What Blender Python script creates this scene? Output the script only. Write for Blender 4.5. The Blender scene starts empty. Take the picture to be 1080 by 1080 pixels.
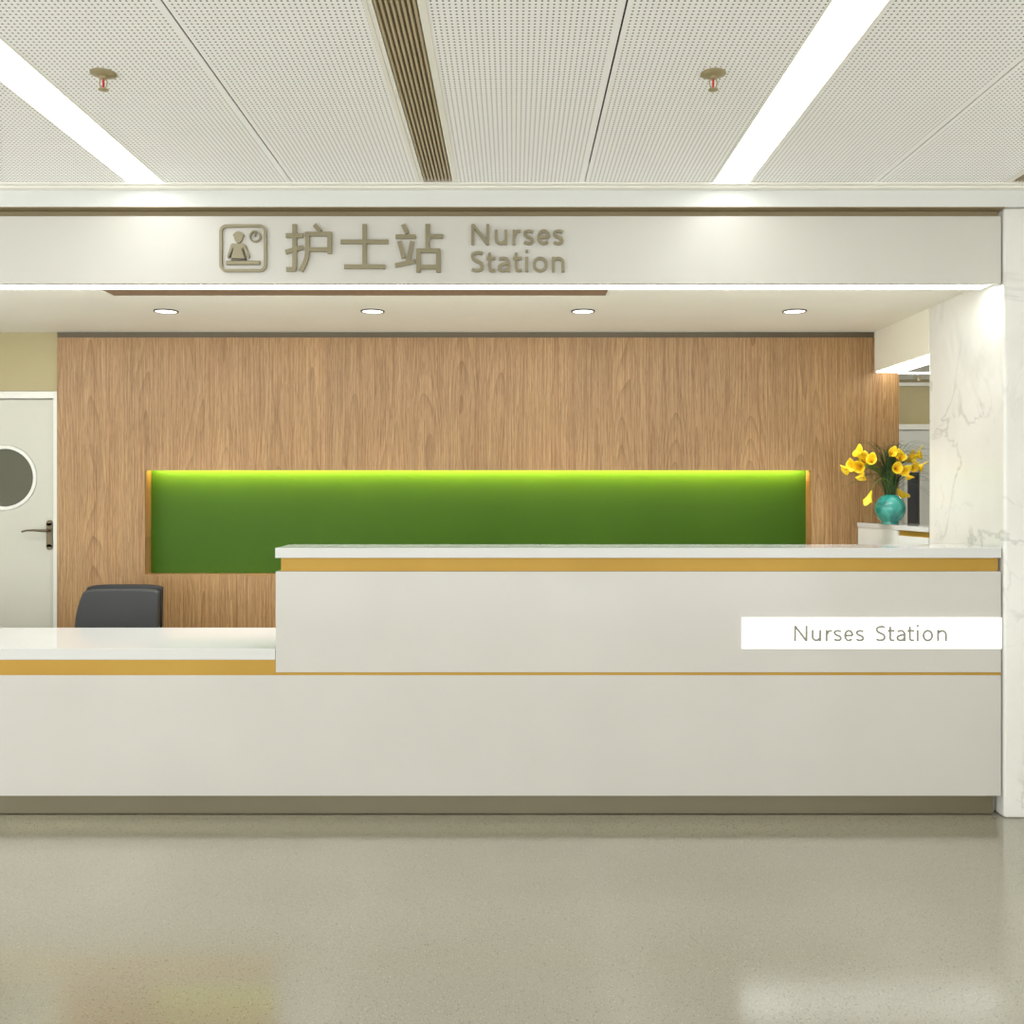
import bpy, math, random
from mathutils import Vector, Matrix
PI = math.pi
random.seed(7)
SC = bpy.context.scene
COL = SC.collection

# ------------------------------------------------------------------ camera, world, exposure
EYE = 1.41
cd = bpy.data.cameras.new('camera')
cd.sensor_width = 36.0
cd.lens = 36.0 * 1000.0 / 1080.0
cd.shift_x = -1.0 / 1080.0
cd.shift_y = -24.0 / 1080.0
cd.clip_start = 0.05
cam = bpy.data.objects.new('camera', cd)
cam.location = (0, 0, EYE)
cam.rotation_euler = (PI / 2, 0, 0)
COL.objects.link(cam)
SC.camera = cam

w = bpy.data.worlds.new('world')
SC.world = w
w.use_nodes = True
w.node_tree.nodes['Background'].inputs[0].default_value = (0.955, 0.985, 1.0, 1)
w.node_tree.nodes['Background'].inputs[1].default_value = 2.6       # even fill light, let in by hall sides opened for it

SC.view_settings.view_transform = 'Standard'
SC.view_settings.look = 'None'
SC.view_settings.gamma = 1.0
SC.view_settings.use_curve_mapping = False
SC.view_settings.exposure = 0.07

E_STRIP = 7.5        # hall ceiling light strips
E_LED = 13.0          # strip under the fascia
E_SIDE = 5.0         # strip under the side beam
E_COVE = 75.0        # cove over the green panel
E_DOWN = 1.7
P_DOWN = 74.0        # watts of each downlight beam
E_BACKFILL = 26.0         # unseen glowing strip added behind the fascia to brighten the inner ceiling
WARM = (0.965, 0.985, 1.0)

# ------------------------------------------------------------------ materials
def lin(c):
    out = []
    for v in c:
        v /= 255.0
        out.append(v / 12.92 if v <= 0.04045 else ((v + 0.055) / 1.055) ** 2.4)
    return (out[0], out[1], out[2], 1.0)

def mat(name, rgb, rough=0.5, metal=0.0, spec=0.5, emit=None, strength=0.0, coat=0.0):
    m = bpy.data.materials.new(name)
    m.use_nodes = True
    b = m.node_tree.nodes['Principled BSDF']
    b.inputs['Base Color'].default_value = lin(rgb)
    b.inputs['Roughness'].default_value = rough
    b.inputs['Metallic'].default_value = metal
    b.inputs['Specular IOR Level'].default_value = spec
    b.inputs['Coat Weight'].default_value = coat
    b.inputs['Coat Roughness'].default_value = 0.08
    if emit:
        b.inputs['Emission Color'].default_value = (*emit, 1)
        b.inputs['Emission Strength'].default_value = strength
    return m

class NT:
    """small helper for node graphs"""
    def __init__(s, m):
        s.t = m.node_tree; s.n = s.t.nodes; s.l = s.t.links; s.b = s.n['Principled BSDF']
        tc = s.n.new('ShaderNodeTexCoord'); s.co = tc.outputs['Object']
    def link(s, a, b): s.l.new(a, b)
    def val(s, sock, v):
        if hasattr(v, 'is_output') or isinstance(v, bpy.types.NodeSocket): s.l.new(v, sock)
        else: sock.default_value = v
    def math(s, op, a, b=0.0, c=None):
        n = s.n.new('ShaderNodeMath'); n.operation = op
        s.val(n.inputs[0], a); s.val(n.inputs[1], b)
        if c is not None: s.val(n.inputs[2], c)
        return n.outputs[0]
    def sep(s, v):
        n = s.n.new('ShaderNodeSeparateXYZ'); s.l.new(v, n.inputs[0]); return n.outputs
    def comb(s, x, y, z):
        n = s.n.new('ShaderNodeCombineXYZ')
        for i, v in enumerate((x, y, z)): s.val(n.inputs[i], v)
        return n.outputs[0]
    def mapping(s, v, scale, loc=(0, 0, 0), rot=(0, 0, 0)):
        n = s.n.new('ShaderNodeMapping'); s.l.new(v, n.inputs[0])
        n.inputs['Scale'].default_value = scale; n.inputs['Location'].default_value = loc
        n.inputs['Rotation'].default_value = rot
        return n.outputs[0]
    def noise(s, v, scale, detail=3, rough=0.5, dist=0.0):
        n = s.n.new('ShaderNodeTexNoise'); s.l.new(v, n.inputs['Vector'])
        n.inputs['Scale'].default_value = scale; n.inputs['Detail'].default_value = detail
        n.inputs['Roughness'].default_value = rough; n.inputs['Distortion'].default_value = dist
        return n.outputs[0]
    def ramp(s, v, stops):
        n = s.n.new('ShaderNodeValToRGB'); s.l.new(v, n.inputs[0])
        e = n.color_ramp.elements
        while len(e) < len(stops): e.new(0.5)
        for el, (p, c) in zip(e, stops):
            el.position = p; el.color = lin(c) if len(c) == 3 else c
        return n.outputs[0]
    def mix(s, f, a, b, mode='MIX'):
        n = s.n.new('ShaderNodeMix'); n.data_type = 'RGBA'; n.blend_type = mode
        s.val(n.inputs[0], f)
        for sock, v in ((n.inputs[6], a), (n.inputs[7], b)):
            if isinstance(v, tuple): sock.default_value = lin(v) if len(v) == 3 else v
            else: s.l.new(v, sock)
        return n.outputs[2]
    def color(s, v): s.l.new(v, s.b.inputs['Base Color'])
    def bump(s, h, strength=0.1, dist=0.001):
        n = s.n.new('ShaderNodeBump'); s.l.new(h, n.inputs['Height'])
        n.inputs['Strength'].default_value = strength; n.inputs['Distance'].default_value = dist
        s.l.new(n.outputs[0], s.b.inputs['Normal'])

BW = (0, 0, 0, 1); WH = (1, 1, 1, 1)

# perforated white ceiling board
PANEL0, PITCH = -8.308, 1.2300
def make_perf(name, rgb, hole, seed=0):
    m = mat(name, rgb, 0.6)
    g = NT(m)
    o = g.sep(g.co)
    u = g.math('FLOORED_MODULO', g.math('SUBTRACT', o[0], PANEL0), PITCH)
    px, py, r = 0.0164, 0.0177, 0.0032
    uu = g.math('SUBTRACT', u, 0.013)
    hx = g.math('MULTIPLY', g.math('SUBTRACT', g.math('FRACT', g.math('DIVIDE', uu, px)), 0.5), px)
    hy = g.math('MULTIPLY', g.math('SUBTRACT', g.math('FRACT', g.math('DIVIDE', g.math('ADD', o[1], 10.0), py)), 0.5), py)
    d = g.math('SQRT', g.math('ADD', g.math('MULTIPLY', hx, hx), g.math('MULTIPLY', hy, hy)))
    inside = g.math('LESS_THAN', d, r)
    lo = g.math('GREATER_THAN', u, 0.013)
    hi = g.math('LESS_THAN', u, 0.013 + 73 * px)
    msk = g.math('MULTIPLY', inside, g.math('MULTIPLY', lo, hi))
    g.color(g.mix(msk, rgb, hole))
    return m
M_PERF = make_perf('perforated_board', (248, 247, 243), (80, 76, 64))
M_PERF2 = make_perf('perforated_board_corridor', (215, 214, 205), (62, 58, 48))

def make_wood():
    m = mat('oak_veneer', (185, 146, 100), 0.42, spec=0.4)
    g = NT(m)
    o = g.sep(g.co)
    LW = 0.235
    q = g.math('DIVIDE', g.math('ADD', o[0], 10.02), LW)
    leaf = g.math('FLOOR', q)
    u = g.math('SUBTRACT', g.math('FRACT', q), 0.5)
    wn = g.n.new('ShaderNodeTexWhiteNoise'); wn.noise_dimensions = '1D'; g.l.new(leaf, wn.inputs['W'])
    rnd = wn.outputs['Value']
    wn2 = g.n.new('ShaderNodeTexWhiteNoise'); wn2.noise_dimensions = '1D'
    g.l.new(g.math('ADD', leaf, 37.3), wn2.inputs['W'])
    rnd2 = wn2.outputs['Value']
    uc = g.math('ADD', u, g.math('MULTIPLY', g.math('SUBTRACT', rnd2, 0.5), 0.7))
    # slow wander of the grain
    wv = g.comb(g.math('ADD', g.math('MULTIPLY', o[0], 5.0), g.math('MULTIPLY', rnd, 30)), 0.0, g.math('MULTIPLY', o[2], 0.9))
    wander = g.noise(wv, 1.0, 1.2, 0.45)
    # cathedral figure: contours of a parabola in every leaf
    gval = g.math('ADD', g.math('MULTIPLY', g.math('MULTIPLY', uc, uc), 7.5), g.math('MULTIPLY', o[2], 0.62))
    gval = g.math('ADD', gval, g.math('MULTIPLY', wander, 3.2))
    gval = g.math('ADD', gval, g.math('MULTIPLY', rnd, 5.0))
    ring = g.math('FRACT', g.math('MULTIPLY', gval, 2.7))
    ring = g.math('POWER', ring, 3.2)
    # fine straight fibres
    fv = g.comb(g.math('MULTIPLY', o[0], 150.0), g.math('MULTIPLY', o[1], 150.0), g.math('MULTIPLY', o[2], 2.2))
    fib = g.noise(fv, 1.0, 4, 0.6)
    pv = g.comb(g.math('MULTIPLY', o[0], 420.0), g.math('MULTIPLY', o[1], 420.0), g.math('MULTIPLY', o[2], 14.0))
    pore = g.noise(pv, 1.0, 2, 0.5)
    bv = g.comb(g.math('MULTIPLY', o[0], 22.0), 0.0, g.math('MULTIPLY', o[2], 0.5))
    broad = g.noise(bv, 1.0, 3, 0.5)
    base = g.ramp(fib, [(0.30, (120, 84, 49)), (0.70, (183, 143, 95))])
    c = g.mix(g.math('MULTIPLY', ring, 0.6), base, (104, 72, 38))
    c = g.mix(g.ramp(broad, [(0.35, (0, 0, 0, 1)), (0.7, (0.35, 0.35, 0.35, 1))]), c, (184, 153, 104))
    c = g.mix(g.ramp(pore, [(0.52, BW), (0.66, (0.6, 0.6, 0.6, 1))]), c, (104, 72, 40))
    hsv = g.n.new('ShaderNodeHueSaturation'); g.l.new(c, hsv.inputs['Color'])
    g.l.new(g.math('ADD', 0.93, g.math('MULTIPLY', rnd, 0.14)), hsv.inputs['Value'])
    g.color(hsv.outputs[0])
    g.bump(fib, 0.15, 0.0005)
    return m
M_WOOD = make_wood()

def make_marble(name='white_marble'):
    m = mat(name, (236, 234, 226), 0.16, spec=0.5)
    g = NT(m)
    def veins(scale, rot, loc, w0, amt, warp):
        v = g.mapping(g.co, (1, 1, 1), loc, rot)
        nz = g.n.new('ShaderNodeTexNoise'); g.l.new(v, nz.inputs['Vector'])
        nz.inputs['Scale'].default_value = scale; nz.inputs['Detail'].default_value = 6
        nz.inputs['Roughness'].default_value = 0.55; nz.inputs['Distortion'].default_value = warp
        d = g.math('ABSOLUTE', g.math('SUBTRACT', nz.outputs[0], 0.5))
        line = g.ramp(d, [(0.0, WH), (w0, BW)])
        mk = g.noise(g.mapping(g.co, (1, 1, 1), (loc[0] + 9, loc[1], loc[2])), 2.1, 2)
        mk = g.ramp(mk, [(0.48, BW), (0.66, WH)])
        return g.math('MULTIPLY', g.math('MULTIPLY', line, mk), amt)
    cloud = g.noise(g.co, 1.7, 4, 0.6)
    c = g.ramp(cloud, [(0.3, (230, 228, 220)), (0.75, (217, 215, 205))])
    c = g.mix(veins(1.3, (0.5, 0.6, 0.3), (3, 1, 2), 0.014, 0.42, 0.7), c, (140, 140, 132))
    c = g.mix(veins(2.6, (0.2, -0.5, 0.9), (7, 4, 5), 0.02, 0.4, 0.9), c, (150, 150, 142))
    c = g.mix(veins(0.9, (0.2, 0.9, 0.2), (1, 8, 3), 0.05, 0.28, 0.4), c, (170, 170, 162))
    g.color(c)
    return m
M_MARBLE = make_marble()

def make_floor():
    m = mat('terrazzo', (150, 144, 118), 0.14, spec=0.5)
    m.node_tree.nodes['Principled BSDF'].inputs['IOR'].default_value = 3.2
    g = NT(m)
    big = g.noise(g.co, 1.1, 3)
    base = g.ramp(big, [(0.3, (128, 123, 102)), (0.7, (138, 133, 112))])
    fine = g.noise(g.co, 160.0, 3, 0.65)
    base = g.mix(g.ramp(fine, [(0.35, BW), (0.75, (0.6, 0.6, 0.6, 1))]), base, (158, 154, 136))
    v = g.n.new('ShaderNodeTexVoronoi'); g.l.new(g.co, v.inputs['Vector']); v.inputs['Scale'].default_value = 115
    s1 = g.ramp(v.outputs['Distance'], [(0.20, WH), (0.30, BW)])
    wn = g.n.new('ShaderNodeSeparateColor'); g.l.new(v.outputs['Color'], wn.inputs[0])
    pick = g.math('GREATER_THAN', wn.outputs[0], 0.55)
    base = g.mix(g.math('MULTIPLY', g.math('MULTIPLY', s1, pick), 0.7), base, (82, 76, 54))
    pick2 = g.math('LESS_THAN', wn.outputs[0], 0.16)
    base = g.mix(g.math('MULTIPLY', g.math('MULTIPLY', s1, pick2), 0.25), base, (200, 196, 180))
    g.color(base)
    rn = g.noise(g.co, 0.9, 2)
    mr = g.n.new('ShaderNodeMapRange'); g.l.new(rn, mr.inputs[0])
    mr.inputs['To Min'].default_value = 0.11; mr.inputs['To Max'].default_value = 0.19
    g.l.new(mr.outputs[0], g.b.inputs['Roughness'])
    return m
M_FLOOR = make_floor()

def make_paint(name, rgb, rough=0.55, var=5, spec=0.5, coat=0.0):
    m = mat(name, rgb, rough, spec=spec, coat=coat)
    g = NT(m)
    n = g.noise(g.co, 2.3, 4)
    a = tuple(max(0, c - var) for c in rgb); b = tuple(min(255, c + var) for c in rgb)
    g.color(g.ramp(n, [(0.3, a), (0.7, b)]))
    return m
M_WHITE = make_paint('white_paint', (216, 217, 211), 0.6, 2)
M_CEIL = make_paint('ceiling_paint', (246, 243, 232), 0.65, 2)
M_BEIGE = make_paint('beige_wall_paint', (165, 152, 112), 0.6, 3)
M_BEAM = make_paint('cream_beam_paint', (238, 234, 216), 0.5, 2)
M_PANEL = make_paint('solid_surface_panel', (194, 190, 181), 0.12, 2)
M_FASC = make_paint('fascia_lacquer', (199, 196, 186), 0.3, 2, spec=0.3)
M_TOP = make_paint('quartz_worktop', (206, 205, 200), 0.07, 1, spec=0.3)
M_GOLD = make_paint('brushed_gold', (172, 134, 48), 0.4, 5)
M_GOLD.node_tree.nodes['Principled BSDF'].inputs['Metallic'].default_value = 0.35
M_BRONZE = make_paint('dark_bronze', (86, 74, 52), 0.5, 3)
M_GAP = make_paint('shadow_gap_bronze', (150, 134, 100), 0.6, 2)
M_KICK = make_paint('toe_kick_steel', (122, 114, 92), 0.3, 3)
M_KICK.node_tree.nodes['Principled BSDF'].inputs['Metallic'].default_value = 0.6
M_GREEN = make_paint('green_lacquer', (52, 84, 4), 0.5, 2, spec=0.2)
M_LETTER = make_paint('champagne_metal', (138, 129, 101), 0.4, 3)
M_LETTER.node_tree.nodes['Principled BSDF'].inputs['Metallic'].default_value = 0.25
M_PICSHADE = make_paint('dark_bronze_edge', (70, 62, 44), 0.5, 2)  # dark colour standing for shadow in the pictogram gaps
M_GLETTER = make_paint('grey_letter_film', (138, 136, 122), 0.6, 1)
M_VENTF = make_paint('vent_frame_enamel', (238, 235, 224), 0.5, 2)
M_VENTD = make_paint('vent_slat_bronze', (184, 168, 136), 0.45, 3)
M_VOID = make_paint('duct_dark', (30, 27, 21), 0.8, 1)
M_SLOT = make_paint('brown_slot_lining', (136, 110, 86), 0.6, 3)
M_DOOR = make_paint('door_laminate', (190, 188, 172), 0.4, 2)
M_DFRAME = make_paint('door_frame_paint', (218, 216, 205), 0.4, 2)
M_GREYDOOR = make_paint('grey_door_laminate', (205, 205, 196), 0.4, 2)
M_GLASSD = mat('dark_door_glass', (84, 82, 64), 0.3, spec=0.25)
M_GLASSK = mat('dark_corridor_glass', (70, 70, 74), 0.15)
M_HANDLE = make_paint('antique_bronze', (104, 92, 70), 0.35, 4)
M_HANDLE.node_tree.nodes['Principled BSDF'].inputs['Metallic'].default_value = 0.6
M_CHAIR = make_paint('charcoal_upholstery', (50, 50, 49), 0.55, 3)
M_BLACK = make_paint('black_plastic', (13, 12, 11), 0.35, 2)
M_STEEL = mat('chair_chrome', (180, 180, 178), 0.25, 1.0)
M_SPR = make_paint('sprinkler_brass', (168, 156, 120), 0.4, 3)
M_SPR.node_tree.nodes['Principled BSDF'].inputs['Metallic'].default_value = 0.5
M_RED = mat('red_glass_bulb', (200, 24, 34), 0.15)
M_LEAF = make_paint('grass_green', (50, 76, 32), 0.5, 12)
M_STEM = make_paint('lily_stem_green', (92, 116, 44), 0.5, 8)
M_SPADIX = mat('orange_spadix', (236, 150, 20), 0.5)
M_WARMW = make_paint('hall_wall_paint', (240, 238, 232), 0.6, 2)

def make_lily():
    m = mat('yellow_petal', (250, 214, 30), 0.45)
    b = m.node_tree.nodes['Principled BSDF']
    g = NT(m)
    n = g.noise(g.co, 30.0, 2)
    g.color(g.ramp(n, [(0.35, (248, 200, 18)), (0.7, (254, 228, 52))]))
    b.inputs['Subsurface Weight'].default_value = 0.15
    b.inputs['Subsurface Radius'].default_value = (0.01, 0.008, 0.003)
    return m
M_LILY = make_lily()

def make_vase_mat():
    m = mat('turquoise_glaze', (44, 138, 128), 0.1, coat=0.5)
    g = NT(m)
    n = g.noise(g.co, 9.0, 3, 0.5, 1.5)
    g.color(g.ramp(n, [(0.3, (22, 112, 104)), (0.5, (48, 150, 138)), (0.72, (96, 178, 164))]))
    return m
M_VASE = make_vase_mat()

def emit(name, col, s):
    return mat(name, (250, 250, 246), 0.5, emit=col, strength=s)
M_ESTRIP = emit('ceiling_strip_diffuser', WARM, E_STRIP)
M_ELED = emit('fascia_strip_diffuser', (0.94, 0.985, 1.0), E_LED)
M_ESIDE = emit('side_strip_diffuser', (1, 0.97, 0.86), E_SIDE)
M_ECOVE = emit('cove_led', (1, 0.82, 0.30), E_COVE)
M_BACKFILL = emit('fascia_rear_diffuser', (0.94, 0.985, 1.0), E_BACKFILL)
M_EDOWN = emit('downlight_lens', (1, 0.96, 0.86), E_DOWN)
M_ESIGN = emit('light_box_face', (1, 1, 0.985), 0.5)
M_ECORR = emit('corridor_strip_diffuser', (1, 1, 0.97), 45.0)

# ------------------------------------------------------------------ mesh builder
class MB:
    def __init__(s): s.v = []; s.f = []; s.smooth = False
    def box(s, x0, x1, y0, y1, z0, z1):
        b = len(s.v)
        s.v += [(x, y, z) for z in (z0, z1) for y in (y0, y1) for x in (x0, x1)]
        s.f += [tuple(b + i for i in q) for q in ((0, 2, 3, 1), (4, 5, 7, 6), (0, 1, 5, 4), (2, 6, 7, 3), (0, 4, 6, 2), (1, 3, 7, 5))]
        return s
    def prism_y(s, poly, y0, y1):      # poly in (x,z), extruded along y
        b = len(s.v); n = len(poly)
        s.v += [(x, y0, z) for x, z in poly] + [(x, y1, z) for x, z in poly]
        s.f.append(tuple(range(b, b + n))); s.f.append(tuple(range(b + 2 * n - 1, b + n - 1, -1)))
        for i in range(n):
            j = (i + 1) % n; s.f.append((b + i, b + n + i, b + n + j, b + j))
        return s
    def prism_z(s, poly, z0, z1):
        b = len(s.v); n = len(poly)
        s.v += [(x, y, z0) for x, y in poly] + [(x, y, z1) for x, y in poly]
        s.f.append(tuple(range(b + n - 1, b - 1, -1))); s.f.append(tuple(range(b + n, b + 2 * n)))
        for i in range(n):
            j = (i + 1) % n; s.f.append((b + i, b + j, b + n + j, b + n + i))
        return s
    def lathe(s, prof, c=(0, 0, 0), n=40, axis='z'):     # prof (r, h)
        b = len(s.v); m = len(prof)
        for r, h in prof:
            for k in range(n):
                a = 2 * PI * k / n
                p = (r * math.cos(a), r * math.sin(a), h)
                if axis == 'y': p = (p[0], h, p[1])
                if axis == 'x': p = (h, p[0], p[1])
                s.v.append((c[0] + p[0], c[1] + p[1], c[2] + p[2]))
        for i in range(m - 1):
            for k in range(n):
                k2 = (k + 1) % n
                s.f.append((b + i * n + k, b + i * n + k2, b + (i + 1) * n + k2, b + (i + 1) * n + k))
        if prof[0][0] > 1e-6: s.f.append(tuple(b + k for k in range(n - 1, -1, -1)))
        if prof[-1][0] > 1e-6: s.f.append(tuple(b + (m - 1) * n + k for k in range(n)))
        return s
    def ring_y(s, c, r0, r1, y0, y1, n=48):   # annulus facing -y
        prof = [(r0, y1), (r0, y0), (r1, y0), (r1, y1), (r0, y1)]
        b = len(s.v); m = 5
        for r, h in prof:
            for k in range(n):
                a = 2 * PI * k / n; s.v.append((c[0] + r * math.cos(a), h, c[1] + r * math.sin(a)))
        for i in range(m - 1):
            for k in range(n):
                k2 = (k + 1) % n
                s.f.append((b + i * n + k, b + i * n + k2, b + (i + 1) * n + k2, b + (i + 1) * n + k))
        return s
    def tube(s, pts, r, n=8):
        pts = [Vector(p) for p in pts]
        rr = r if isinstance(r, (list, tuple)) else [r] * len(pts)
        b = len(s.v)
        prev = None
        for i, p in enumerate(pts):
            t = (pts[min(i + 1, len(pts) - 1)] - pts[max(i - 1, 0)]).normalized()
            if prev is None:
                a = t.orthogonal().normalized()
            else:
                a = (prev - t * prev.dot(t)).normalized()
            prev = a
            c = t.cross(a)
            for k in range(n):
                an = 2 * PI * k / n
                s.v.append(tuple(p + (a * math.cos(an) + c * math.sin(an)) * rr[i]))
        for i in range(len(pts) - 1):
            for k in range(n):
                k2 = (k + 1) % n
                s.f.append((b + i * n + k, b + i * n + k2, b + (i + 1) * n + k2, b + (i + 1) * n + k))
        s.f.append(tuple(b + k for k in range(n - 1, -1, -1)))
        s.f.append(tuple(b + (len(pts) - 1) * n + k for k in range(n)))
        return s
    def ribbon(s, pts, wd, y0, y1, closed=False):   # stroke in the xz plane, extruded y0 (front) .. y1
        P = [Vector((p[0], p[1])) for p in pts]
        Q = [P[0]]
        for p in P[1:]:
            if (p - Q[-1]).length > 1e-6: Q.append(p)
        P = Q
        if closed and (P[0] - P[-1]).length < 1e-6: P.pop()
        n = len(P); L = []; R = []
        for i in range(n):
            a = P[i - 1] if (i > 0 or closed) else None
            c = P[(i + 1) % n] if (i < n - 1 or closed) else None
            d1 = (P[i] - a).normalized() if a is not None else None
            d2 = (c - P[i]).normalized() if c is not None else None
            if d1 is None: d1 = d2
            if d2 is None: d2 = d1
            t = (d1 + d2)
            t = t.normalized() if t.length > 1e-6 else d1
            nn = Vector((-t.y, t.x)); n1 = Vector((-d1.y, d1.x))
            k = wd / 2 / max(0.45, nn.dot(n1))
            L.append(P[i] + nn * k); R.append(P[i] - nn * k)
        b = len(s.v)
        for i in range(n):
            s.v += [(L[i].x, y0, L[i].y), (R[i].x, y0, R[i].y), (L[i].x, y1, L[i].y), (R[i].x, y1, R[i].y)]
        rng = range(n) if closed else range(n - 1)
        for i in rng:
            a = b + 4 * i; c = b + 4 * ((i + 1) % n)
            s.f += [(a, a + 1, c + 1, c), (a + 2, c + 2, c + 3, a + 3), (a, c, c + 2, a + 2), (a + 1, a + 3, c + 3, c + 1)]
        if not closed:
            a = b; c = b + 4 * (n - 1)
            s.f += [(a, a + 2, a + 3, a + 1), (c, c + 1, c + 3, c + 2)]
        return s
    def build(s, name, m, parent=None, local=False, bevel=0.0, smooth=False, seg=2):
        me = bpy.data.meshes.new(name)
        me.from_pydata([tuple(v) for v in s.v], [], s.f)
        me.update()
        import bmesh
        bm = bmesh.new(); bm.from_mesh(me)
        bmesh.ops.recalc_face_normals(bm, faces=bm.faces)
        bm.to_mesh(me); bm.free()
        me.materials.append(m)
        o = bpy.data.objects.new(name, me)
        COL.objects.link(o)
        if parent is not None:
            o.parent = parent
            if not local:
                t = Vector((0, 0, 0)); p = parent
                while p is not None:
                    t += p.location; p = p.parent
                o.location = -t
        if smooth:
            for p in me.polygons: p.use_smooth = True
            me.set_sharp_from_angle(angle=math.radians(40))
        if bevel > 0:
            bv = o.modifiers.new('bevel', 'BEVEL'); bv.width = bevel; bv.segments = seg
            bv.limit_method = 'ANGLE'; bv.angle_limit = math.radians(40)
        return o

def box(name, m, x0, x1, y0, y1, z0, z1, parent=None, bevel=0.0, local=False):
    return MB().box(x0, x1, y0, y1, z0, z1).build(name, m, parent, local, bevel)
def tag(o, label, cat, group=None):
    o['label'] = label; o['category'] = cat
    if group: o['group'] = group
    return o
def struct(o, label=None):
    o['kind'] = 'structure'
    if label: o['label'] = label
    return o
def thing(name, loc, label, cat, group=None):
    o = bpy.data.objects.new(name, None); COL.objects.link(o)
    o.location = loc; o.empty_display_size = 0.1
    return tag(o, label, cat, group)
def copy_tree(o, loc, label):
    c = o.copy(); COL.objects.link(c); c.location = loc; c['label'] = label
    for ch in list(o.children):
        d = ch.copy(); COL.objects.link(d); d.parent = c
        for g in list(ch.children):
            e = g.copy(); COL.objects.link(e); e.parent = d
    return c

# ------------------------------------------------------------------ setting: hall
ZC = 2.70          # hall ceiling
YF = 4.075         # counter / fascia front plane
YB = 5.52          # oak wall plane
ZI = 2.326         # inner ceiling
XS = 2.105         # right side plane of the station (marble return)
XL, XR, YH = -4.9, 3.6, -2.6

struct(box('floor', M_FLOOR, XL - .1, XR + .1, YH, 8.1, -0.1, 0.0))
# hall ceiling: dark void above, perforated boards below with open joints
ceil = box('ceiling', M_VOID, XL - .1, XR + .1, YH, 3.98, ZC + 0.08, ZC + 0.12)
struct(ceil)
g = 0.0028
edges = [PANEL0 + PITCH * k for k in range(0, 13)]
cut = {}
for k in range(12):
    x0, x1 = edges[k] + g, edges[k + 1] - g
    x0, x1 = max(x0, XL), min(x1, XR)
    if x1 <= x0: continue
    xc = edges[k] + PITCH / 2
    # even / odd boards: light or vent in the middle
    is_vent = abs(((xc + 0.309) / (2 * PITCH)) - round((xc + 0.309) / (2 * PITCH))) < 0.1
    hw = 0.063 if is_vent else 0.0775
    cx = xc
    cut[k] = (is_vent, cx)
    for a, b in ((x0, cx - hw), (cx + hw, x1)):
        if b > a:
            p = box('ceiling_panel', M_PERF, a, b, YH, 3.978, ZC, ZC + 0.004, ceil)
struct(box('wall_right', M_WARMW, XR, XR + .1, YH, 4.05, 0, ZC + .1), 'solid right wall of the hall')
# cornice beam above the station
tr = MB().box(XL, XR, 4.05, 4.80, 2.617, 2.80).build('trim_1', M_WHITE); struct(tr, 'white ceiling beam above the station')
tr = MB()
tr.box(XL, XR, 3.9785, 4.012, 2.6925, 2.6995); tr.box(XL, XR, 4.012, 4.0495, 2.687, 2.80)
struct(tr.build('trim_2', M_VENTF), 'thin stepped cornice line where ceiling meets beam')
struct(box('trim_3', M_GAP, XL, XS - 0.002, 4.0515, 4.24, 2.614, 2.6168), 'dark bronze shadow gap above the fascia')
struct(box('trim_4', M_GAP, XL, XS - 0.002, 4.112, 4.13, 2.40, 2.6138), 'dark back of the shadow gap')

# inner ceiling with a recessed slot
SX0, SX1, SY0, SY1 = -1.90, 0.45, 4.335, 4.49
ic = MB()
XI0 = -4.3
ic.box(XI0, SX0, 4.2, 5.64, ZI, ZI + .05); ic.box(SX1, XS, 4.2, 5.64, ZI, ZI + .05)
ic.box(SX0, SX1, 4.2, SY0, ZI, ZI + .05); ic.box(SX0, SX1, SY1, 5.64, ZI, ZI + .05)
ico = struct(ic.build('ceiling.001', M_CEIL))
slot = thing('air_slot', (-.72, 4.41, ZI), 'long narrow brown air slot recessed in the inner ceiling behind the fascia', 'vent')
box('slot_lining', M_SLOT, SX0 + .001, SX1 - .001, SY0 + .001, SY1 - .001, ZI + 0.0004, ZI + 0.012, slot)
box('slot_edge', M_VENTF, SX0 + .001, SX0 + .012, SY0 + .001, SY1 - .001, ZI - 0.0004, ZI + 0.0003, slot)
box('slot_edge', M_VENTF, SX1 - .012, SX1 - .001, SY0 + .001, SY1 - .001, ZI - 0.0004, ZI + 0.0003, slot)

# walls round the inner room
struct(box('wall_left.001', M_BEIGE, XI0 - .1, XI0, 4.30, 5.64, 0, ZI))
struct(box('wall_back', M_BEIGE, XI0, -2.6565, 5.55, 5.64, 1.985, ZI))
wb = MB(); wb.box(XI0, -3.885, 5.55, 5.64, 0, 1.985); struct(wb.build('wall_back.001', M_BEIGE))
struct(box('wall_back.002', M_WARMW, XI0 - .1, 2.2475, 5.642, 5.74, 0, 2.8))
struct(box('ceiling.002', M_WHITE, XL, 4.7, 4.80, 8.1, 2.80, 2.85))
struct(box('wall_left.002', M_WARMW, XL - .1, XI0 - .1, 4.052, 4.3, 0, 2.6))

# oak feature wall with a recess (four slabs round the opening)
WX0, WX1, WZ1 = -2.655, 2.247, 2.293
GX0, GX1, GZ0, GZ1 = -2.142, 1.733, 0.913, 1.520
wd = MB()
Y1 = 5.64
wd.box(WX0, GX0, YB, Y1, 0, WZ1); wd.box(GX1, XS, YB, Y1, 0, WZ1)
wd.box(GX0, GX1, YB, Y1, 0, GZ0); wd.box(GX0, GX1, YB, Y1, GZ1 + .05, WZ1); wd.box(GX0, GX1, YB, 5.55, GZ1, GZ1 + .05)
wd.box(XS, WX1, YB, Y1, 0, 2.087)
oak = tag(wd.build('oak_wall_panel', M_WOOD), 'oak veneer feature wall behind the counter with long rectangular recess', 'wall panel')
struct(box('trim_5', M_BRONZE, WX0, XS - 0.001, YB + 0.004, Y1, WZ1 + .001, ZI - .001), 'dark bronze trim over the oak wall')
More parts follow.
